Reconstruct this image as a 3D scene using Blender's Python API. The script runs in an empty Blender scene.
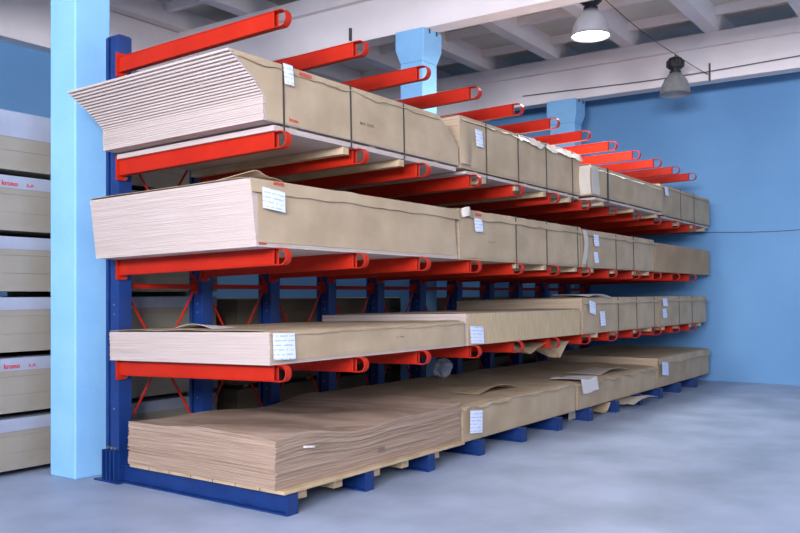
import bpy, math, random
from mathutils import Vector, Matrix, noise
random.seed(7)
C = bpy.context.scene.collection
PI = math.pi
SL = 0.5755414; CL = 0.8177726          # sine / cosine of the camera's yaw

# ------------------------------------------------------------------ materials
def srgb(r, g, b):
    f = lambda c: (c/12.92 if c <= .04045 else ((c+.055)/1.055)**2.4)
    return (f(r/255), f(g/255), f(b/255), 1)

def mat(name, col, rough=.6, col2=None, scale=4, stretch=(1, 1, 1), bump=0, bscale=None, metal=0, spec=.5,
        alpha=1, emit=None, estr=0, detail=4, lo=.35, hi=.65, trans=0):
    m = bpy.data.materials.new(name); m.use_nodes = True
    nt = m.node_tree; N = nt.nodes; L = nt.links
    b = N['Principled BSDF']
    b.inputs['Roughness'].default_value = rough
    b.inputs['Metallic'].default_value = metal
    b.inputs['Specular IOR Level'].default_value = spec
    b.inputs['Base Color'].default_value = col
    b.inputs['Alpha'].default_value = alpha
    b.inputs['Transmission Weight'].default_value = trans
    tc = N.new('ShaderNodeTexCoord'); mp = N.new('ShaderNodeMapping')
    mp.inputs['Scale'].default_value = stretch
    L.new(tc.outputs['Object'], mp.inputs['Vector'])
    nz = N.new('ShaderNodeTexNoise'); nz.inputs['Scale'].default_value = scale; nz.inputs['Detail'].default_value = detail
    L.new(mp.outputs['Vector'], nz.inputs['Vector'])
    if col2:
        cr = N.new('ShaderNodeValToRGB')
        cr.color_ramp.elements[0].position = lo; cr.color_ramp.elements[1].position = hi
        cr.color_ramp.elements[0].color = col; cr.color_ramp.elements[1].color = col2
        L.new(nz.outputs['Fac'], cr.inputs['Fac']); L.new(cr.outputs['Color'], b.inputs['Base Color'])
    if bump:
        n2 = nz
        if bscale:
            n2 = N.new('ShaderNodeTexNoise'); n2.inputs['Scale'].default_value = bscale; n2.inputs['Detail'].default_value = 5
            L.new(mp.outputs['Vector'], n2.inputs['Vector'])
        bp = N.new('ShaderNodeBump'); bp.inputs['Strength'].default_value = bump; bp.inputs['Distance'].default_value = .01
        L.new(n2.outputs['Fac'], bp.inputs['Height']); L.new(bp.outputs['Normal'], b.inputs['Normal'])
    if emit:
        b.inputs['Emission Color'].default_value = emit; b.inputs['Emission Strength'].default_value = estr
    return m

M = {}
M['blue_wall'] = mat('blue_wall_paint', srgb(98, 146, 188), .7, srgb(108, 156, 198), .5, bump=.15, bscale=25)
M['blue_col'] = mat('blue_column_paint', srgb(132, 186, 226), .55, srgb(142, 195, 232), 2.0, bump=.3, bscale=14)
M['white_paint'] = mat('white_ceiling_paint', srgb(240, 230, 226), .8, srgb(232, 221, 217), 1.2, bump=.1, bscale=12)
M['slab'] = mat('dirty_slab_paint', srgb(228, 218, 206), .85, srgb(206, 196, 182), .9, bump=.1, bscale=10)
M['floor'] = mat('concrete_floor', srgb(134, 147, 166), .5, srgb(166, 178, 200), 1.3, bump=.12, bscale=30, detail=8, lo=.3, hi=.7)
M['steel_blue'] = mat('blue_steel_paint', srgb(14, 44, 98), .4, srgb(20, 54, 114), 5)
M['steel_red'] = mat('red_steel_paint', srgb(176, 34, 14), .45, srgb(184, 38, 15), 5, spec=.25)
M['board'] = mat('board_edges', srgb(196, 180, 170), .85, srgb(178, 160, 148), 3, (.5, .5, 60), bump=.25)
M['hard'] = mat('hardboard_edges', srgb(178, 154, 134), .8, srgb(148, 122, 100), 3, (.5, .5, 40), bump=.25)
M['pack'] = mat('packed_board', srgb(186, 164, 136), .85, srgb(168, 144, 116), 2.2, (.6, .6, 30), bump=.15)
M['kraft'] = mat('kraft_wrap', srgb(184, 162, 132), .7, srgb(168, 146, 116), 2.5, (1, 1, 1), bump=.3, bscale=7)
M['backpack'] = mat('grey_pack', srgb(150, 142, 128), .8, srgb(136, 128, 112), 1.5, bump=.2, bscale=6)  # greyer, darker kraft tone for the packs of the tall pile
M['backshade'] = mat('shaded_brown_pack', srgb(128, 112, 88), .8, srgb(114, 98, 76), 1.5, bump=.2, bscale=6)  # brown darkened to stand in for the shade behind the rack
M['brownpack'] = mat('plain_brown_board', srgb(178, 148, 112), .8, srgb(162, 132, 98), 1.5)
M['white_sheet'] = mat('plain_pale_paper', srgb(214, 206, 200), .6)
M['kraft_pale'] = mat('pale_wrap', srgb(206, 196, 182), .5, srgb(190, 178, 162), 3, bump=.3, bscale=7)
M['wood'] = mat('raw_pine', srgb(196, 172, 138), .75, srgb(176, 150, 114), 5, (1, 1, 8))
M['rawboard'] = mat('striped_chipboard', srgb(196, 174, 138), .8, srgb(180, 154, 116), 5, (10, .5, 1))
M['strap'] = mat('dark_strap', srgb(58, 56, 52), .5)
M['backwrap'] = mat('film_band', srgb(158, 162, 174), .35, srgb(146, 150, 162), 3, bump=.2)
M['red_ink'] = mat('red_ink', srgb(200, 40, 30), .6)
M['grey_ink'] = mat('grey_ink', srgb(110, 100, 84), .8)
M['black'] = mat('black_housing', srgb(30, 32, 34), .5)
M['galv'] = mat('galvanised_steel', srgb(150, 152, 155), .4, metal=.8)
M['reflector'] = mat('aluminium_reflector', srgb(200, 200, 205), .3, metal=.6)
M['acrylic'] = mat('hazy_acrylic', srgb(150, 150, 146), .25, alpha=.5)
M['glow'] = mat('lamp_glow', (1, 1, 1, 1), .3, emit=(.93, .97, 1, 1), estr=30)
M['glass'] = mat('window_glass', (.9, .95, 1, 1), .05, alpha=.15)
M['film'] = mat('clear_film', srgb(232, 236, 240), .3, alpha=.95, bump=.5, bscale=12)
M['wire'] = mat('wire_dark', srgb(70, 68, 66), .6)

# printed paper labels: faint blue-grey text rows
def label_mat():
    m = bpy.data.materials.new('printed_paper'); m.use_nodes = True
    nt = m.node_tree; N = nt.nodes; L = nt.links; b = N['Principled BSDF']; b.inputs['Roughness'].default_value = .45
    tc = N.new('ShaderNodeTexCoord'); sp = N.new('ShaderNodeSeparateXYZ'); L.new(tc.outputs['Object'], sp.inputs[0])
    w = N.new('ShaderNodeMath'); w.operation = 'MULTIPLY'; w.inputs[1].default_value = 190; L.new(sp.outputs['Z'], w.inputs[0])
    s = N.new('ShaderNodeMath'); s.operation = 'SINE'; L.new(w.outputs[0], s.inputs[0])
    g = N.new('ShaderNodeMath'); g.operation = 'GREATER_THAN'; g.inputs[1].default_value = .55; L.new(s.outputs[0], g.inputs[0])
    nz = N.new('ShaderNodeTexNoise'); nz.inputs['Scale'].default_value = 45; L.new(tc.outputs['Object'], nz.inputs['Vector'])
    g2 = N.new('ShaderNodeMath'); g2.operation = 'GREATER_THAN'; g2.inputs[1].default_value = .48; L.new(nz.outputs['Fac'], g2.inputs[0])
    mu = N.new('ShaderNodeMath'); mu.operation = 'MULTIPLY'; L.new(g.outputs[0], mu.inputs[0]); L.new(g2.outputs[0], mu.inputs[1])
    mx = N.new('ShaderNodeMix'); mx.data_type = 'RGBA'
    mx.inputs['A'].default_value = srgb(222, 228, 244); mx.inputs['B'].default_value = srgb(172, 186, 214)
    L.new(mu.outputs[0], mx.inputs['Factor']); L.new(mx.outputs['Result'], b.inputs['Base Color'])
    return m
M['paper'] = label_mat()

# ------------------------------------------------------------------ mesh helpers
class MB:
    def __init__(s): s.v = []; s.f = []
    def add(s, vs, fs):
        o = len(s.v); s.v += [tuple(v) for v in vs]; s.f += [tuple(i+o for i in f) for f in fs]; return s
    def box(s, x0, x1, y0, y1, z0, z1, T=None):
        vs = [Vector((x, y, z)) for x in (x0, x1) for y in (y0, y1) for z in (z0, z1)]
        if T is not None: vs = [T @ v for v in vs]
        return s.add(vs, [(0, 1, 3, 2), (4, 6, 7, 5), (0, 4, 5, 1), (2, 3, 7, 6), (0, 2, 6, 4), (1, 5, 7, 3)])
    def tube(s, pts, r, n=8):
        pts = [Vector(p) for p in pts]; rings = []
        for i, p in enumerate(pts):
            d = (pts[min(i+1, len(pts)-1)] - pts[max(i-1, 0)]).normalized()
            a = d.orthogonal().normalized() if i == 0 else (a - d*a.dot(d)).normalized()
            b = d.cross(a)
            rings.append([p + r*(math.cos(2*PI*k/n)*a + math.sin(2*PI*k/n)*b) for k in range(n)])
        vs = [v for R in rings for v in R]; fs = []
        for i in range(len(rings)-1):
            for k in range(n):
                fs.append((i*n+k, i*n+(k+1) % n, (i+1)*n+(k+1) % n, (i+1)*n+k))
        fs += [tuple(range(n))[::-1], tuple((len(rings)-1)*n+k for k in range(n))]
        return s.add(vs, fs)
    def lathe(s, prof, n=32, o=(0, 0, 0)):
        vs = [(o[0]+r*math.cos(2*PI*k/n), o[1]+r*math.sin(2*PI*k/n), o[2]+z) for r, z in prof for k in range(n)]
        fs = [(i*n+k, i*n+(k+1) % n, (i+1)*n+(k+1) % n, (i+1)*n+k) for i in range(len(prof)-1) for k in range(n)]
        return s.add(vs, fs)
    def prism(s, poly, y0, y1, axis='y'):
        n = len(poly)
        if axis == 'y': vs = [(a, y0, b) for a, b in poly] + [(a, y1, b) for a, b in poly]
        elif axis == 'x': vs = [(y0, a, b) for a, b in poly] + [(y1, a, b) for a, b in poly]
        else: vs = [(a, b, y0) for a, b in poly] + [(a, b, y1) for a, b in poly]
        fs = [tuple(range(n)), tuple(range(n, 2*n))[::-1]] + [(i, (i+1) % n, n+(i+1) % n, n+i) for i in range(n)]
        return s.add(vs, fs)
    def grid(s, P, nu, nv):            # P(u,v) for u,v in 0..1
        vs = [P(i/nu, j/nv) for i in range(nu+1) for j in range(nv+1)]
        fs = [(i*(nv+1)+j, (i+1)*(nv+1)+j, (i+1)*(nv+1)+j+1, i*(nv+1)+j+1) for i in range(nu) for j in range(nv)]
        return s.add(vs, fs)
    def build(s, name, m, parent=None, loc=(0, 0, 0), smooth=False, solid=0, bevel=0):
        me = bpy.data.meshes.new(name); me.from_pydata(s.v, [], s.f); me.materials.append(M[m] if isinstance(m, str) else m)
        import bmesh
        bm = bmesh.new(); bm.from_mesh(me); bmesh.ops.recalc_face_normals(bm, faces=bm.faces); bm.to_mesh(me); bm.free()
        me.update()
        if smooth:
            for p in me.polygons: p.use_smooth = True
        o = bpy.data.objects.new(name, me); C.objects.link(o); o.location = loc
        if parent: o.parent = parent
        if solid:
            d = o.modifiers.new('s', 'SOLIDIFY'); d.thickness = solid; d.offset = 0
        if bevel:
            d = o.modifiers.new('b', 'BEVEL'); d.width = bevel; d.segments = 2; d.limit_method = 'ANGLE'
        return o

def tag(o, label, cat, group=None, kind=None):
    o['label'] = label; o['category'] = cat
    if group: o['group'] = group
    if kind: o['kind'] = kind
    return o
def thing(name, label, cat, loc, group=None, rx=0):
    o = bpy.data.objects.new(name, None); o.empty_display_size = .2; C.objects.link(o)
    o.location = loc; o.rotation_euler = (rx, 0, 0)
    return tag(o, label, cat, group)
def struct(name, mb, m, **k):
    o = mb.build(name, m, **k); o['kind'] = 'structure'; return o
def link_text(body, size, name, parent, loc, m='red_ink', rot=(PI/2, 0, 0)):
    cu = bpy.data.curves.new(name, 'FONT'); cu.body = body; cu.size = size; cu.extrude = .0006; cu.offset = size*.02
    t = bpy.data.objects.new(name, cu); C.objects.link(t)
    bpy.context.view_layer.update()
    me = bpy.data.meshes.new_from_object(t.evaluated_get(bpy.context.evaluated_depsgraph_get()))
    me.materials.clear(); me.materials.append(M[m])
    bpy.data.objects.remove(t, do_unlink=True)
    o = bpy.data.objects.new(name, me); C.objects.link(o); o.location = loc; o.rotation_euler = rot
    if parent: o.parent = parent
    return o
def fnoise(x, y, z=0.): return noise.noise(Vector((x, y, z)))

# ------------------------------------------------------------------ the hall
XL, XR, YF, YB, ZC = -5.0, 15.9, -9.0, 11.6, 6.32
struct('floor', MB().box(XL-.3, XR+.3, YF-.3, YB+.3, -.2, 0), 'floor')
struct('wall_right', MB().box(XR, XR+.3, YF-.3, YB+.3, 0, ZC+.2), 'blue_wall')
struct('wall_back', MB().box(XL-.3, XR, YB, YB+.3, 0, ZC+.2), 'blue_wall')
def holed(axis, p0, p1, a0, a1, holes, z0, z1):
    """wall slab with openings; holes = [(lo,hi)] along the wall"""
    mb = MB()
    def bx(a, b, za, zb):
        if axis == 'x': mb.box(p0, p1, a, b, za, zb)
        else: mb.box(a, b, p0, p1, za, zb)
    bx(a0, a1, 0, z0); bx(a0, a1, z1, ZC+.2)
    e = a0
    for lo, hi in holes: bx(e, lo, z0, z1); e = hi
    bx(e, a1, z0, z1)
    return mb
WL = [(-4.2, -1.2), (-.4, 2.6)]
WF = [(4., 7.), (8., 11.), (12., 15.)]
struct('wall_left', holed('x', XL-.3, XL, YF-.3, YB+.3, WL, 3.0, 5.1), 'blue_wall')
struct('wall_front', holed('y', YF-.3, YF, XL-.3, XR+.3, WF, 3.0, 5.1), 'blue_wall')
wn = 0
for axis, hs in (('x', WL), ('y', WF)):
    for lo, hi in hs:
        wn += 1
        mb = MB(); g = MB()
        for k in range(4):
            a = lo + (hi-lo-.06)*k/3
            (mb.box(XL-.2, XL-.12, a, a+.06, 3.0, 5.1) if axis == 'x' else mb.box(a, a+.06, YF-.2, YF-.12, 3.0, 5.1))
        for k in range(4):
            z = 3.0 + (2.1-.06)*k/3
            (mb.box(XL-.2, XL-.12, lo, hi, z, z+.06) if axis == 'x' else mb.box(lo, hi, YF-.2, YF-.12, z, z+.06))
        (g.box(XL-.165, XL-.155, lo, hi, 3.0, 5.1) if axis == 'x' else g.box(lo, hi, YF-.165, YF-.155, 3.0, 5.1))
        w = struct('window_%d' % wn, mb, 'white_paint')
        g.build('pane', 'glass', w)
        ld = bpy.data.lights.new('daylight_fill', 'AREA'); ld.shape = 'RECTANGLE'; ld.size = hi-lo; ld.size_y = 2.0  # window light plus ceiling fill: unseen area light set indoors, tilted up
        lo_ = bpy.data.objects.new('daylight_fill', ld); C.objects.link(lo_)
        if axis == 'x':
            lo_.location = (XL+.42, (lo+hi)/2, 4.05); lo_.rotation_euler = (0, -PI/2-.38, 0)
            ld.size = 2.0; ld.size_y = hi-lo
            ld.energy = 500*(hi-lo); ld.color = (.87, .88, 1.0)
        else:
            lo_.location = ((lo+hi)/2, YF+.60, 4.05); lo_.rotation_euler = (PI/2+.6, 0, 0)
            ld.energy = 85; ld.color = (.95, .97, 1.0)

# ribbed ceiling: slab, lengthwise ribs, cross ribs (one continuous casting)
struct('ceiling', MB().box(XL-.3, XR+.3, YF-.3, YB+.3, ZC, ZC+.2), 'slab')
rib = MB()
y = 3.92 - 1.46*8
while y < YB:
    rib.prism([(y-.17, ZC), (y-.11, 6.03), (y+.11, 6.03), (y+.17, ZC)], XL, XR, 'x'); y += 1.46
struct('trim_1', rib, 'white_paint')
cr = MB(); x = XL+.9
while x < XR:
    cr.prism([(x-.07, ZC), (x-.045, ZC-.13), (x+.045, ZC-.13), (x+.07, ZC)], YF, YB, 'y'); x += 1.32
struct('trim_2', cr, 'white_paint')
def beam(name, x0, x1):
    b = MB().box(x0, x1, YF, YB, 5.24, 6.03)
    b.box(x0-.10, x1+.10, YF, YB, 5.80, 6.03)
    return struct(name, b, 'white_paint')
beam('trim_3', 4.27, 4.61); beam('trim_4', 9.67, 9.96); beam('trim_5', 14.85, 15.13); beam('trim_6', -1.1, -.8)
struct('trim_7', MB().box(XL, XR, YB-.25, YB, 5.2, 6.03), 'white_paint')
struct('trim_8', MB().box(XR-.12, XR, YF, YB, 5.95, 6.2), 'white_paint')

def column(label, x, y, wx, wy, fx=.05, fy=.05):
    t = thing('column', label, 'column', (x+wx/2, y+wy/2, 0), 'pale blue hall columns')
    hx, hy = wx/2, wy/2
    MB().box(-hx, hx, -hy, hy, 0, 4.80).build('shaft', 'blue_col', t, bevel=.012)
    cap = MB()
    lv = [(4.80, 0), (4.98, 1), (5.24, 1)]
    vs = [(sx*(hx+fx*f), sy*(hy+fy*f), z) for z, f in lv for sx, sy in ((-1, -1), (1, -1), (1, 1), (-1, 1))]
    fs = [(i*4+k, i*4+(k+1) % 4, (i+1)*4+(k+1) % 4, (i+1)*4+k) for i in range(2) for k in range(4)] + [(0, 1, 2, 3), (8, 9, 10, 11)]
    cap.add(vs, fs).build('capital', 'blue_col', t, bevel=.01)
    for dx in (-.10, .08):
        MB().tube([(dx, -hy-fy-.012, 5.18), (dx, -hy-fy-.012, 5.33)], .012).build('bolt', 'wire', t)
    return t
column('large pale blue square column nearest the camera, left of the rack', 4.30, 6.42, .35, .37)
column('pale blue column with flared top rising behind the middle of the top arms', 9.66, 6.42, .365, .375)
column('farthest pale blue column with flared top near the right wall', 14.80, 6.42, .33, .50)

# conduit and hook along the far beam
tag(MB().tube([(14.80, y, 5.40+.03*math.sin(y)) for y in [-3+.5*k for k in range(22)]], .008, 6).build('cable', 'wire'),
    'thin dark cable strung along the face of the far ceiling beam', 'cable')
tag(MB().box(14.80, 14.852, 3.96, 3.98, 5.22, 5.52).build('cable_hook', 'wire'), 'small dark upright hook on the far ceiling beam holding the cable', 'hook')
tag(MB().box(9.63, 9.67, 7.66, 7.69, 5.28, 5.46).build('beam_bracket', 'wire'), 'small dark bracket on the beam left of the middle column', 'bracket')

tag(MB().tube([(15.894, 5.6-.5*k, 2.70+.02*math.sin(k)) for k in range(20)], .006, 6).build('cable', 'wire'),
    'thin cable running level across the blue right wall at mid height', 'cable')

# ------------------------------------------------------------------ hanging lamps
def lamp(label, x, y, z, lit):
    t = thing('pendant_lamp', label, 'lamp', (x, y, z), 'high-bay lamps under the ceiling')
    R, Hh = .25, .36
    prof = [(R+.012, -.002), (R, .0), (R*.985, .05), (R*.90, .14), (R*.72, .24), (R*.50, .31), (R*.34, Hh)]
    inner = [(r-.006, zz) for r, zz in prof[::-1]]
    MB().lathe(prof+inner+[prof[0]]).build('reflector', 'reflector' if lit else 'acrylic', t, smooth=True)
    MB().lathe([(0, Hh-.01), (.09, Hh-.01), (.095, Hh+.02), (.06, Hh+.04), (.10, Hh+.06), (.13, Hh+.09), (.13, Hh+.20), (.10, Hh+.24), (.05, Hh+.26), (0, Hh+.26)]).build('housing', 'black', t, smooth=True)
    MB().prism([((.128 if k % 4 < 2 else .148)*math.cos(2*PI*k/40), (.128 if k % 4 < 2 else .148)*math.sin(2*PI*k/40)) for k in range(40)], Hh+.10, Hh+.19, 'z').build('cooling_fins', 'black', t)
    hk = MB(); hk.tube([(.02*math.cos(a), 0, Hh+.275+.025*math.sin(a)) for a in [k*PI/6 for k in range(13)]], .006, 6)
    hk.build('hook', 'wire', t)
    if lit:
        MB().lathe([(0, .03), (.10, .015), (.2, .022), (R-.012, .035)]).build('diffuser', 'glow', t, smooth=True)
        ld = bpy.data.lights.new('lamp_light', 'AREA'); ld.shape = 'DISK'; ld.size = .44; ld.energy = 190; ld.color = (.95, .97, 1)
        o = bpy.data.objects.new('lamp_light', ld); C.objects.link(o); o.location = (x, y, z-.012)
    else:
        MB().lathe([(0, .12), (.05, .13), (.07, .2), (.04, .3), (0, .33)], 20).build('bulb', 'kraft_pale', t, smooth=True)
    return t
lamp('lit bell-shaped lamp glowing white at the top of the view', 10.5, 4.33, 4.965, True)
lamp('unlit bell-shaped lamp with clear hazy reflector against the blue wall', 14.1, 4.33, 4.90, False)
def sag(a, b, s, n=14):
    a, b = Vector(a), Vector(b)
    return [a.lerp(b, k/n) - Vector((0, 0, s*4*(k/n)*(1-k/n))) for k in range(n+1)]
w = MB()
w.tube(sag((9.97, 4.33, 5.75), (10.5, 4.33, 5.635), .02), .007, 6)
w.tube(sag((10.5, 4.33, 5.635), (14.1, 4.33, 5.565), .06), .007, 6)
w.tube(sag((14.1, 4.33, 5.565), (14.84, 4.0, 5.34), .01), .007, 6)
tag(w.build('suspension_wire', 'wire'), 'thin wire running between the two hanging lamps to the far beam', 'wire')

# ------------------------------------------------------------------ cantilever rack
RX = [4.475 + .917*i for i in range(12)]
YT, YU0, YU1 = 4.12, 6.04, 6.22       # arm tips, front and back face of the uprights
ARM_TIP = [1.085, 1.925, 2.765, 3.635]
TILT = .05/2.05
rack = thing('cantilever_rack', 'long cantilever storage rack with blue uprights and red-orange arms', 'rack', (RX[0], YU0, 0))
def R_(p): return (p[0]-RX[0], p[1]-YU0, p[2])
# upright: H section, seen with its flanges to the front and back
u = MB()
u.box(-.065, .065, 0, .115, 0, 3.78); u.box(-.03, .03, .115, .145, 0, 3.775); u.box(-.065, .065, .145, .18, 0, 3.78)
upm = None
def arm_mesh():
    a = MB(); Lh = 1.90; h0, h1, w = .075, .065, .03
    # web plate on the near side, flanges above and below, box towards the root
    def zc(y): return -TILT*(y-0)      # local y = 0 at the tip, +y towards the root
    n = 1
    y0, y1 = .12, Lh
    def seg(x0, x1, zt0, zb0, zt1, zb1):
        vs = [(x0, y0, zt0), (x1, y0, zt0), (x1, y0, zb0), (x0, y0, zb0), (x0, y1, zt1), (x1, y1, zt1), (x1, y1, zb1), (x0, y1, zb1)]
        a.add(vs, [(0, 1, 2, 3), (4, 7, 6, 5), (0, 4, 5, 1), (3, 2, 6, 7), (0, 3, 7, 4), (1, 5, 6, 2)])
    t0, b0, t1, b1 = 0, -.125, -.045, -.178
    seg(-w, w, t0, t0-.008, t1, t1-.008); seg(-w, w, b0+.008, b0, b1+.008, b1)
    seg(-w+.004, -w+.010, t0-.008, b0+.008, t1-.008, b1+.008); seg(w-.010, w-.004, t0-.008, b0+.008, t1-.008, b1+.008)
    return a
def stop_mesh():
    # U-shaped loop closing the tip
    a = MB(); pts = []
    r = .0625
    prof = [(.12, 0)] + [(r*.95-.0 - r*.95*math.sin(t), -r + r*math.cos(t)) for t in [PI*k/12 for k in range(13)]] + [(.12, -.125)]
    n = len(prof); th = .007
    outer = prof; inner = []
    for i, (y, z) in enumerate(prof):
        if i == 0: inner.append((y, z-th))
        elif i == n-1: inner.append((y, z+th))
        else:
            dy, dz = y-r, z+r; d = math.hypot(dy, dz); inner.append((y-dy/d*th, z-dz/d*th))
    for i in range(n-1):
        q = [outer[i], outer[i+1], inner[i+1], inner[i]]
        a.prism(q, -.03, .03, 'x')
    return a
ARM = arm_mesh().build('arm', 'steel_red', rack, loc=(0, YT-YU0, ARM_TIP[0]), bevel=.003)
STOP = stop_mesh().build('end_stop', 'steel_red', ARM)
PLATE = MB().box(-.05, .05, 1.90, 1.918, -.215, -.01).build('mounting_plate', 'steel_red', ARM, bevel=.002)
for zz in (-.03, -.195):
    MB().tube([(.038, 1.882, zz), (.038, 1.90, zz)], .010, 6).build('plate_bolt', 'galv', ARM)
UP = u.build('upright', 'steel_blue', rack, loc=(.05, 0, 0), bevel=.003)
CAP = MB().box(-.055, .055, .01, .17, 3.78, 3.79).build('cap_plate', 'steel_blue', UP)
for z in (.62, 1.42, 1.50, 2.4):
    MB().tube([(-.073, .06, z), (-.064, .06, z)], .009, 6).build('upright_bolt', 'galv', UP)
f = MB()
FL = YU0-YT-.02
f.box(-.055, .055, -FL, .24, .0, .012); f.box(-.04, .04, -FL, .24, .138, .15); f.box(-.006, .006, -FL, .24, .012, .138); f.box(-.055, .055, -FL-.012, -FL, 0, .15)
FOOT = f.build('base_foot', 'steel_blue', rack, loc=(.05, 0, 0))
bp = MB().box(-.12, .12, -.06, .27, 0, .014)
for sx in (-1, 1):
    for dy in (.0, .052, .104, .156): bp.box(min(sx*.066, sx*.112), max(sx*.066, sx*.112), dy, dy+.014, .0, .27)
BP = bp.build('base_plate', 'steel_blue', rack, loc=(.05, 0, 0))
for dx in (.03, .08, .13):
    MB().tube([(-.085, dx, .285), (-.064, dx, .285)], .013, 8).build('base_bolt', 'galv', BP)
def cp(o, parent, loc):
    c = o.copy(); C.objects.link(c); c.parent = parent; c.location = loc
    for ch in o.children:
        d = ch.copy(); C.objects.link(d); d.parent = c
    return c
for i, x in enumerate(RX):
    dx = x-RX[0]
    if i:
        cp(UP, rack, (dx+.05, 0, 0)); cp(FOOT, rack, (dx+.05, 0, 0)); cp(BP, rack, (dx+.05, 0, 0))
    for l, z in enumerate(ARM_TIP):
        if i or l: cp(ARM, rack, (dx, YT-YU0, z))
# bracing between the uprights
for i in range(11):
    a, b = RX[i]-RX[0]+.05, RX[i+1]-RX[0]+.05
    yb = .10
    for z in (.34, 1.66, 2.90):
        t = MB().box(a+.066, b-.066, yb-.02, yb+.02, z-.022, z+.022)
        t.box(a+.066, a+.078, yb-.045, yb+.045, z-.06, z+.06); t.box(b-.078, b-.066, yb-.045, yb+.045, z-.06, z+.06)
        t.build('horizontal_brace', 'steel_red', rack)
    for z0, z1 in ((.40, 1.60), (1.72, 2.84)):
        MB().tube([(a+.08, yb-.012, z1), (b-.08, yb-.012, z0)], .011, 6).build('diagonal_brace', 'steel_red', rack)
        MB().tube([(a+.08, yb+.012, z0), (b-.08, yb+.012, z1)], .011, 6).build('diagonal_brace', 'steel_red', rack)

# ------------------------------------------------------------------ stacks of boards
def sheets(L, W, H, n, shift=None, wave=None, jit=.003, nu=1, nv=1, gap=.04):
    """layered sheets, local x 0..L, y 0..W (front at 0), z 0..H; one mesh"""
    mb = MB(); t = H/n
    for k in range(n):
        z0 = k*t; z1 = (k+1)*t - t*gap
        sx, sy = (shift(k/(n-1)) if shift else (0, 0))
        jx, jy = random.uniform(-jit, jit), random.uniform(-jit, jit)
        if nu == 1:
            mb.box(sx+jx, sx+jx+L, sy+jy, sy+jy+W, z0, z1 if k < n-1 else H)
        else:
            P = lambda u, v, z: (sx+jx+L*u + .004*fnoise(v*5, k*.9), sy+jy+W*v + .006*fnoise(u*6, k*.7), z+(wave(u, v, (k+1)/n) if wave else 0))
            o = len(mb.v)
            mb.grid(lambda u, v: P(u, v, z1), nu, nv); q = len(mb.v)-o
            mb.grid(lambda u, v: P(u, v, z0), nu, nv)
            bd = [(i*(nv+1)) for i in range(nu+1)] + [nu*(nv+1)+j for j in range(1, nv+1)] + [i*(nv+1)+nv for i in range(nu-1, -1, -1)] + [j for j in range(nv-1, 0, -1)]
            m_ = len(bd)
            for i in range(m_):
                a, b = bd[i], bd[(i+1) % m_]
                mb.f.append((o+a, o+b, o+q+b, o+q+a))
    return mb

def strap(root, x, W, z0, z1, out=.004, w=.016, lean=0):
    s = MB(); h = w/2; th = .003
    def seg(p, q):       # loop in the yz plane
        pass
    s.box(x-h, x+h, -out-th, -out, z0-th, z1+th+out); s.box(x-h, x+h, W+out, W+out+th, z0-th, z1+th+out)
    s.box(x-h, x+h, -out, W+out, z1+out, z1+out+th); s.box(x-h, x+h, -out, W+out, z0-th, z0)
    return s.build('strap', 'strap', root)

def cover(root, L, W, H, hang=.05, x0=0, x1=None, back=None, ragged=.0, lift=0, flare=.02, m='kraft', name='cover_sheet', seed=0, curl=0):
    """protective sheet laid on top with its front edge folded down over the face"""
    x1 = L if x1 is None else x1; back = W if back is None else back
    nu, nv = 48, 22; tot = back+hang
    def P(u, v):
        x = x0+(x1-x0)*u; d = v*(tot + ragged*(fnoise(u*9, seed+3.1)+.5*fnoise(u*23, seed+7.7)))
        flat = back
        wob = lift*abs(fnoise(x*1.7, v*3, seed)) + .003
        if d < flat:
            e = (flat-d)
            zz = H+.006+wob*min(1, e/.1) + curl*max(0, (.12-min(u*(x1-x0), .12))/.12)
            return (x, back-d-.0, zz)
        d -= flat
        return (x, -.008 - flare*d/max(hang, .01)*(1+.6*fnoise(u*7, seed)), H+.006-d)
    return MB().grid(P, nu, nv).build(name, m, root, smooth=False, solid=.003)

def paper(root, x, z, w, h, tilt=0, out=.012):
    mb = MB().grid(lambda u, v: (w*(u-.5), -.004*math.sin(PI*u)-.012*(1-v), h*(v-.5)), 4, 5)
    o = mb.build('paper_label', 'paper', root, loc=(x, -out, z), solid=.001); o.rotation_euler = (0, tilt, 0)
    o['label'] = 'white printed paper label'
    return o

def bearers(root, X0, xs, W, h=.07):
    for x in xs:
        X = X0+x
        for a in RX:
            if abs(X-a) < .085: X = a + (.085 if X >= a else -.085)
        MB().box(X-X0-.035, X-X0+.035, .02, W-.02, -h, -.002).build('bearer', 'wood', root)

YS = 4.20
RXT = -math.atan(TILT)
def armz(l): return ARM_TIP[l] - TILT*(YS-YT) + .002
def stack(label, X0, X1, H, lv, n, m='pack', W=1.83, shift=None, jit=.003, base=0, part='sheets', y=YS, group=None, gap=.04, wrap=1):
    z = armz(lv); X0 -= .035; X1 -= .035
    t = thing('board_stack', label, 'board stack', (X0, y, z), group, RXT)
    L = X1-X0
    if base:
        MB().box(.12, L-.03, .012, W-.02, 0, base-.016).build('base_board', 'board', t)
        for k in range(3): MB().box(.3+k*(L-.7)/2, .38+k*(L-.7)/2, .03, W-.03, base-.016, base).build('spacer', 'wood', t)
    sheets(L, W, H-base, n, shift, jit=jit, gap=gap).build(part, m, t, loc=(0, 0, base))
    if wrap: front_wrap(t, L, base+.02, H)
    return t, L, W, H
def front_wrap(t, L, z0, H, x0=.0):
    MB().grid(lambda u, v: (x0+.012+(L-x0-.02)*u, -.006-.003*fnoise(u*9+L, v*3), z0+(H-z0)*v), 30, 6).build('front_wrap', 'kraft', t, solid=.002)

G4 = 'board stacks on the upper arms'; G3 = 'board stacks on the middle arms'; G2 = 'board stacks on the lower arms'; G1 = 'board stacks at the foot of the rack'
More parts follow.
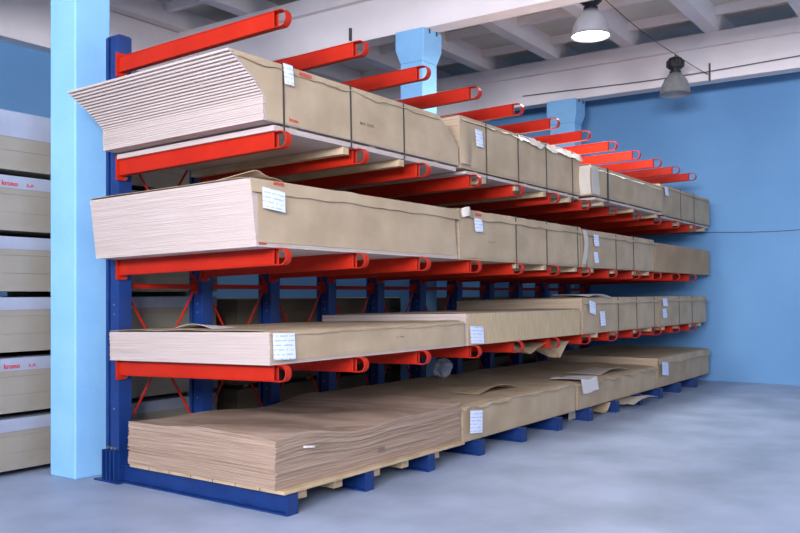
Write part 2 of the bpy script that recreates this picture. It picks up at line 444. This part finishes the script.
# ---- upper row
def sh(f):
    if f < .36: return (0, 0)
    return (-.33*((f-.36)/.64)**1.35, .0)
t, L, W, H = stack('upper left strapped stack whose sheets fan out towards the column', 4.335, 6.98, .485, 2, 26, 'board', 1.83, sh, .003, .055, group=G4, wrap=0, gap=.10)
MB().grid(lambda u, v: (sh(v)[0]+.02+(L-.04)*u, -.006-.002*fnoise(u*9, v*9), .06+(H-.06)*v), 30, 16).build('front_wrap', 'kraft', t, solid=.002)
for x in (.20, .98, 1.72): strap(t, x, W, .0, H, out=.010)
bearers(t, 4.36, (.98, 1.72), W, .06)
cover(t, L, W, H, .055, -.26, 2.28, ragged=.03, lift=.012, flare=.012, seed=1)
paper(t, .235, .415, .10, .15, out=.028)
link_text('krono', .055, 'red_print', t, (.36, -.026, .440)); link_text('krono', .04, 'red_print', t, (.26, -.008, .085))
link_text('MAX  LOAD', .035, 'grey_print', t, (1.1, -.008, .20), 'grey_ink')
t, L, W, H = stack('upper row strapped stack second from the left, with one label and a bright flap', 7.02, 9.90, .55, 2, 16, 'pack', 1.83, None, .002, .045, group=G4)
for x in (.49, 1.19, 1.89, 2.62): strap(t, x, W, -.06, H, out=.012)
bearers(t, 7.02, (.49, 1.19, 1.89, 2.60), W, .06)
cover(t, L, W, H, .05, .0, 1.2, ragged=.02, lift=.01, seed=4); cover(t, L, W, H+.004, .085, 1.2, L, m='kraft_pale', ragged=.05, lift=.02, flare=.03, seed=5)
paper(t, .33, .37, .14, .17, out=.02)
MB().grid(lambda u, v: (-.03+.32*u, -.012-.02*math.sin(u*5)*v, .5-.42*v), 10, 8).build('side_wrap', 'kraft', t, solid=.003)
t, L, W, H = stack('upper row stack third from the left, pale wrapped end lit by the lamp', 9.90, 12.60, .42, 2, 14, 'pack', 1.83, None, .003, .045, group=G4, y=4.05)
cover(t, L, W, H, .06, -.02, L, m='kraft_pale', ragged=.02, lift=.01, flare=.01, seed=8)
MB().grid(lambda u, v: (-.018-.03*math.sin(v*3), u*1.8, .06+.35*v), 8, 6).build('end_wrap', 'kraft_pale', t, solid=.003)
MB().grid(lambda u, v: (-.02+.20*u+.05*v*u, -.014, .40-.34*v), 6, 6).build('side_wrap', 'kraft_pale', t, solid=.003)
strap(t, .50, W, 0, H, out=.014, w=.05); bearers(t, 9.90, (.4, 1.5, 2.5), W, .05)
t, L, W, H = stack('upper row strapped stack at the far right end, against the blue wall', 12.98, 15.70, .52, 2, 16, 'pack', 1.83, None, .002, .045, group=G4)
for x in (1.0, 1.75): strap(t, x, W, -.06, H, out=.012)
bearers(t, 12.98, (1.0, 1.75, 2.5), W, .06); cover(t, L, W, H, .06, seed=9, ragged=.02, lift=.008); paper(t, .22, .42, .17, .14, out=.03)

# ---- middle row (1.9 m)
t, L, W, H = stack('tall unstrapped stack on the middle arms at the left, pale end projecting past the column', 4.267, 6.96, .475, 1, 34, 'board', 1.83, lambda f: (-.05*f, .0), .002, group=G3, wrap=0)
front_wrap(t, 2.66, .03, .475)
cover(t, L, W, H, .10, -.06, L+.02, ragged=.015, lift=.012, flare=.015, seed=12)
MB().grid(lambda u, v: (.0+.30*u, .02+.5*v, H+.012+.045*(1-u)*(1-v)*(1+.3*math.sin(9*u))), 8, 6).build('torn_corner', 'kraft', t, solid=.004)
paper(t, .15, .335, .23, .15, .08, out=.026)
link_text('krono', .045, 'red_print', t, (.16, -.022, .445)); link_text('krono', .03, 'red_print', t, (.02, -.006, .015))
t, L, W, H = stack('middle row strapped stack second from the left, right of the tall unstrapped stack', 7.0, 9.90, .485, 1, 16, 'pack', 1.83, None, .002, group=G3)
for x in (1.16, 1.92, 2.80): strap(t, x, W, -.06, H, out=.012)
bearers(t, 7.0, (1.16, 1.92, 2.80), W, .06); cover(t, L, W, H, .085, ragged=.02, lift=.015, seed=14)
MB().grid(lambda u, v: (.02+.16*u, -.02-.035*math.sin(PI*u), .49-.09*v+.02*math.sin(PI*u)), 8, 3).build('curled_flap', 'kraft_pale', t, solid=.003)
paper(t, .33, .345, .16, .13, out=.025); link_text('krono', .05, 'red_print', t, (.27, -.03, .44)); link_text('_____', .06, 'grey_print', t, (.55, -.008, .2), 'grey_ink')
t, L, W, H = stack('middle row strapped stack with two labels, third from the left', 9.97, 12.68, .47, 1, 16, 'pack', 1.83, None, .002, group=G3)
for x in (.10, 1.12, 1.80): strap(t, x, W, -.06, H, out=.012)
bearers(t, 9.97, (.35, 1.12, 1.85, 2.5), W, .06); cover(t, L, W, H, .08, ragged=.02, lift=.01, seed=16)
MB().grid(lambda u, v: (-.02+.12*u, -.02-.02*math.sin(4*v), .46-.42*v), 4, 8).build('side_wrap', 'kraft_pale', t, solid=.003)
paper(t, .39, .35, .16, .15, out=.025); paper(t, .40, .13, .14, .14, out=.014)
t, L, W, H = stack('plain brown unstrapped stack at the far right end of the middle arms', 12.76, 15.70, .44, 1, 12, 'brownpack', 1.83, None, .001, group=G3, wrap=0)

# ---- lower row (1.1 m)
t, L, W, H = stack('shallow pale-ended stack with a corner label, leftmost on the lower arms', 4.40, 7.09, .235, 0, 18, 'board', 1.83, None, .003, group=G2)
cover(t, L, W, H, .03, .0, L, ragged=.02, lift=.02, flare=.01, seed=20)
MB().grid(lambda u, v: (.30+.5*u, .9+.5*v, H+.01+.045*math.sin(PI*v)*(1-u)), 8, 8).build('torn_sheet', 'white_sheet', t, solid=.003)
paper(t, .125, .13, .23, .19, .03, out=.02); link_text('- ---', .07, 'grey_print', t, (1.55, -.008, .12), 'grey_ink')
t, L, W, H = stack('bare chipboard stack with one label on the lower arms', 7.13, 9.86, .315, 0, 10, 'board', 1.83, None, .001, group=G2, wrap=0)
MB().grid(lambda u, v: (.004+(L-.008)*u, -.008, .002+(H-.004)*v), 2, 2).build('front_panel', 'rawboard', t, solid=.008)
paper(t, .17, .10, .26, .17, .05, out=.018)
cover(t, L, W-.3, H, 0, .0, L, ragged=.0, lift=.006, flare=0, seed=22, m='hard')
t, L, W, H = stack('lower row strapped stack with two labels and a loose white sheet', 9.97, 12.80, .45, 0, 16, 'pack', 1.83, None, .002, group=G2)
for x in (1.20, 1.93, 2.70): strap(t, x, W, -.06, H, out=.012)
bearers(t, 9.97, (.5, 1.20, 1.95, 2.62), W, .06); cover(t, L, W, H, .08, ragged=.02, lift=.01, seed=24)
MB().grid(lambda u, v: (.02+.85*u, -.09+.5*v, H+.02+.03*math.sin(4*u+2*v)), 10, 8).build('loose_top_sheet', 'white_sheet', t, solid=.002)
paper(t, .25, .33, .20, .16, .15, out=.03); paper(t, .62, .18, .17, .19, out=.016)
t, L, W, H = stack('lower row strapped stack at the far right end by the blue wall', 12.90, 15.48, .455, 0, 16, 'pack', 1.83, None, .002, group=G2)
for x in (1.0, 1.72): strap(t, x, W, -.06, H, out=.012)
bearers(t, 12.9, (.3, 1.0, 1.72, 2.3), W, .06); cover(t, L, W, H, .08, ragged=.02, lift=.01, seed=26); paper(t, .22, .37, .22, .12, out=.03); paper(t, .24, .20, .2, .14, out=.014)

# ---- floor row, resting on the feet
ZP = .152
pal = thing('pallet', 'low raw pine pallet under the wavy hardboard pile', 'pallet', (4.44, YS, ZP))
Lp, Wp = 2.50, 1.68
for k in range(7):
    yy = -.07+k*(Wp+.07)/7
    MB().box(.0, Lp, yy, yy+.238, .006, .032).build('deck_board', 'wood', pal)
for X in RX[:3]:
    for dx in (.20, .62):
        x = X+dx-4.42
        if x < Lp-.1: MB().box(x-.05, x+.05, -.01, Wp-.05, -.07, .012).build('block', 'wood', pal)
def wv(u, v, f):
    return f*(.020*math.sin(u*7+1.0) + .018*math.sin(u*13+v*3) + .012*math.sin(v*6) - .01) + .015*f*fnoise(u*4, v*3)
t = thing('board_pile', 'wavy brown hardboard pile on the pallet, nearest at floor level', 'board pile', (4.42, YS, ZP+.036), G1)
sheets(2.56, 1.66, .345, 40, None, wv, .009, 30, 14).build('sheets', 'hard', t)
MB().box(.27, .37, -.03, .0, .29, .305).build('torn_chip', 'white_sheet', t).rotation_euler = (0, .1, 0)
link_text('1250', .05, 'grey_print', t, (1.2, -.018, .09), 'grey_ink')

def fstack(label, X0, X1, H, z, n, m='pack', W=1.83):
    t = thing('board_stack', label, 'board stack', (X0, YS, z), G1)
    sheets(X1-X0, W, H, n, None, None, .002).build('sheets', m, t); front_wrap(t, X1-X0, .012, H)
    return t, X1-X0, W, H
t, L, W, H = fstack('floor-level kraft wrapped stack with a corner label, right of the wavy pile', 7.02, 9.68, .345, ZP+.001, 12)
cover(t, L, W, H, .035, 0, L, ragged=.04, lift=.03, flare=.02, seed=31); paper(t, .16, .19, .24, .22, .10, out=.055)
MB().grid(lambda u, v: (.75+.9*u, .25+.3*v, H+.03+.06*(1-v)*math.sin(PI*u)), 10, 5).build('lifted_flap', 'kraft', t, solid=.004)
t, L, W, H = fstack('floor-level kraft wrapped stack with bent white corner sheet, third along', 9.78, 12.70, .325, ZP+.001, 12)
cover(t, L, W, H, .03, 0, L, ragged=.04, lift=.04, flare=.02, seed=33)
MB().grid(lambda u, v: (-.03+.5*u+.08*v, (.36*(1-v/.6) if v < .6 else -.035-.04*(v-.6)), H+.045-(.0 if v < .6 else (v-.6)*.42)+.012*math.sin(6*u+3*v)), 8, 10).build('bent_corner_sheet', 'white_sheet', t, solid=.003)
MB().grid(lambda u, v: (1.0+1.0*u, .1+.5*v, H+.03+.05*math.sin(PI*u)*(1-v)), 10, 6).build('crumpled_sheet', 'kraft_pale', t, solid=.004)
t, L, W, H = fstack('taller floor-level stack at the far right end by the blue wall', 12.80, 15.60, .445, ZP+.001, 12)
cover(t, L, W, H, .11, 0, L, ragged=.03, lift=.015, flare=.03, seed=35); paper(t, .20, .28, .30, .20, .1, out=.05)

# loose scraps
tag(MB().grid(lambda u, v: (9.72+.26*u, 4.30-.02*u+.5*v, .012+.13*(1-v*.2)-.0*u), 4, 6).build('cardboard_scrap', 'kraft_pale', solid=.004),
    'flat pale cardboard scrap slid under the third floor-level stack', 'cardboard', 'torn cardboard under the floor row') if False else None
tag(MB().grid(lambda u, v: (9.78+.30*u, 4.32+.03*math.sin(3*u), .012+.135*v), 4, 4).build('cardboard_scrap', 'kraft_pale', solid=.005),
    'upright pale cardboard scrap under the left end of the third floor-level stack', 'cardboard', 'torn cardboard under the floor row')
tag(MB().grid(lambda u, v: (10.45+.42*u, 4.20+.30*v, .015+.12*(2*u-1)**2*(.4+.6*u)+.01*v), 12, 4).build('cardboard_scrap', 'kraft', solid=.005),
    'curved brown cardboard scrap sagging under the third floor-level stack', 'cardboard', 'torn cardboard under the floor row')
tag(MB().grid(lambda u, v: (11.25+1.0*u, 4.02+.32*v, .075+.05*math.sin(3.0*u)+.012*math.sin(7*v)), 14, 4).build('cardboard_scrap', 'kraft_pale', solid=.005),
    'long curled cardboard scrap poking out onto the floor towards the far end', 'cardboard', 'torn cardboard under the floor row')
def blob(u, v):
    a = 2*PI*u; b = PI*(v-.5); r = 1+.35*fnoise(math.cos(a)*2, math.sin(a)*2, v*4)
    return (9.1+.14*r*math.cos(a)*math.cos(b), 5.75+.12*r*math.sin(a)*math.cos(b), .54+.11+.11*r*math.sin(b))
tag(MB().grid(blob, 20, 12).build('plastic_film', 'film', smooth=False), 'crumpled clear plastic film lying on the floor row beneath the lower arms', 'plastic film')
def drape(u, v):
    return (8.25+1.45*u, 4.27+.5*v, 1.02-(1-.6*v)*(.10*max(0, 1-abs(u-.25)/.25)+.20*max(0, 1-abs(u-.78)/.20)*(1+.3*fnoise(u*9, v*2)))-.012*abs(math.sin(17*u)))
tag(MB().grid(drape, 30, 8).build('hanging_wrap', 'kraft', solid=.002), 'wrinkled wrapping sheet drooping under the lower arms below the bare chipboard', 'wrapping sheet')

# ------------------------------------------------------------------ stored packs behind the rack
YP = 7.0
def pack(label, X0, z, H, L=2.74, band=.105, m='backpack', text=True, lab=False, W=1.85, group='packs piled behind the rack', dx=0):
    t = thing('board_pack', label, 'board pack', (X0+dx, YP, z), group)
    for x in (.25, 1.35, 2.45): MB().box(x-.04, x+.04, .12, W-.12, 0, .055).build('bearer', 'strap' if False else 'wood', t)
    sheets(L, W, H-.055, 3, None, None, .001, gap=.01).build('sheets', m, t, loc=(0, 0, .055))
    if band:
        MB().box(-.004, L+.004, -.006, W+.004, H-band, H+.004).build('film_band', 'backwrap', t)
        if text: link_text('krono', .06, 'red_print', t, (.27, -.009, H-.085)); link_text('s..n', .05, 'red_print', t, (.50, -.009, H-.08))
    if lab: paper(t, .55, H-.13, .12, .20, out=.008)
    return t
hs = [.46, .50, .44, .52, .52, .72]; z = 0
nm = ['bottom', 'second from bottom', 'third from bottom', 'third from top', 'second from top', 'top']
# measured tiers of the tall pile
tiers = [(.0, .498), (.500, .528), (1.030, .528), (1.560, .528), (2.090, .528), (2.620, .56)]
for k, (z, h) in enumerate(tiers):
    pack('%s pack of the tall pile left of the near column' % nm[k], 3.70, z, h, band=(.105 if k < 5 else .22), text=(k in (1, 4)), dx=(.0, .02, -.01, .01, 0, -.02)[k])
for j, (X0, pl) in enumerate(((6.75, 'left'), (9.62, 'middle'), (12.5, 'right'))):
    if j == 2: X0 = 12.48
    zz = 0
    for k, h in enumerate((.50, .52, .50)):
        pack('%s pack in the %s short pile behind the rack' % (('bottom', 'centre', 'top')[k], pl), X0, zz, h, band=0, m='backshade', lab=(k == 2 and j == 0), L=2.70)
        zz += h+.004

# ------------------------------------------------------------------ camera, world
cam = bpy.data.cameras.new('camera'); co = bpy.data.objects.new('camera', cam); C.objects.link(co)
cam.sensor_width = 36; cam.lens = 844/800*36; cam.shift_y = (293-266.5)/800
yaw = math.atan2(SL, CL)
# looking direction = (cos, sin) with the rack's long axis along +X
co.location = (0, 0, 1.6); co.rotation_euler = (PI/2, 0, -(PI/2-yaw))
cam.clip_end = 100
bpy.context.scene.camera = co
wd = bpy.data.worlds.new('world'); bpy.context.scene.world = wd; wd.use_nodes = True
wd.node_tree.nodes['Background'].inputs[0].default_value = (.62, .74, 1, 1)
wd.node_tree.nodes['Background'].inputs[1].default_value = 1.0
s = bpy.context.scene
s.view_settings.view_transform = 'Standard'; s.view_settings.look = 'None'; s.view_settings.gamma = 1
s.view_settings.exposure = -0.06
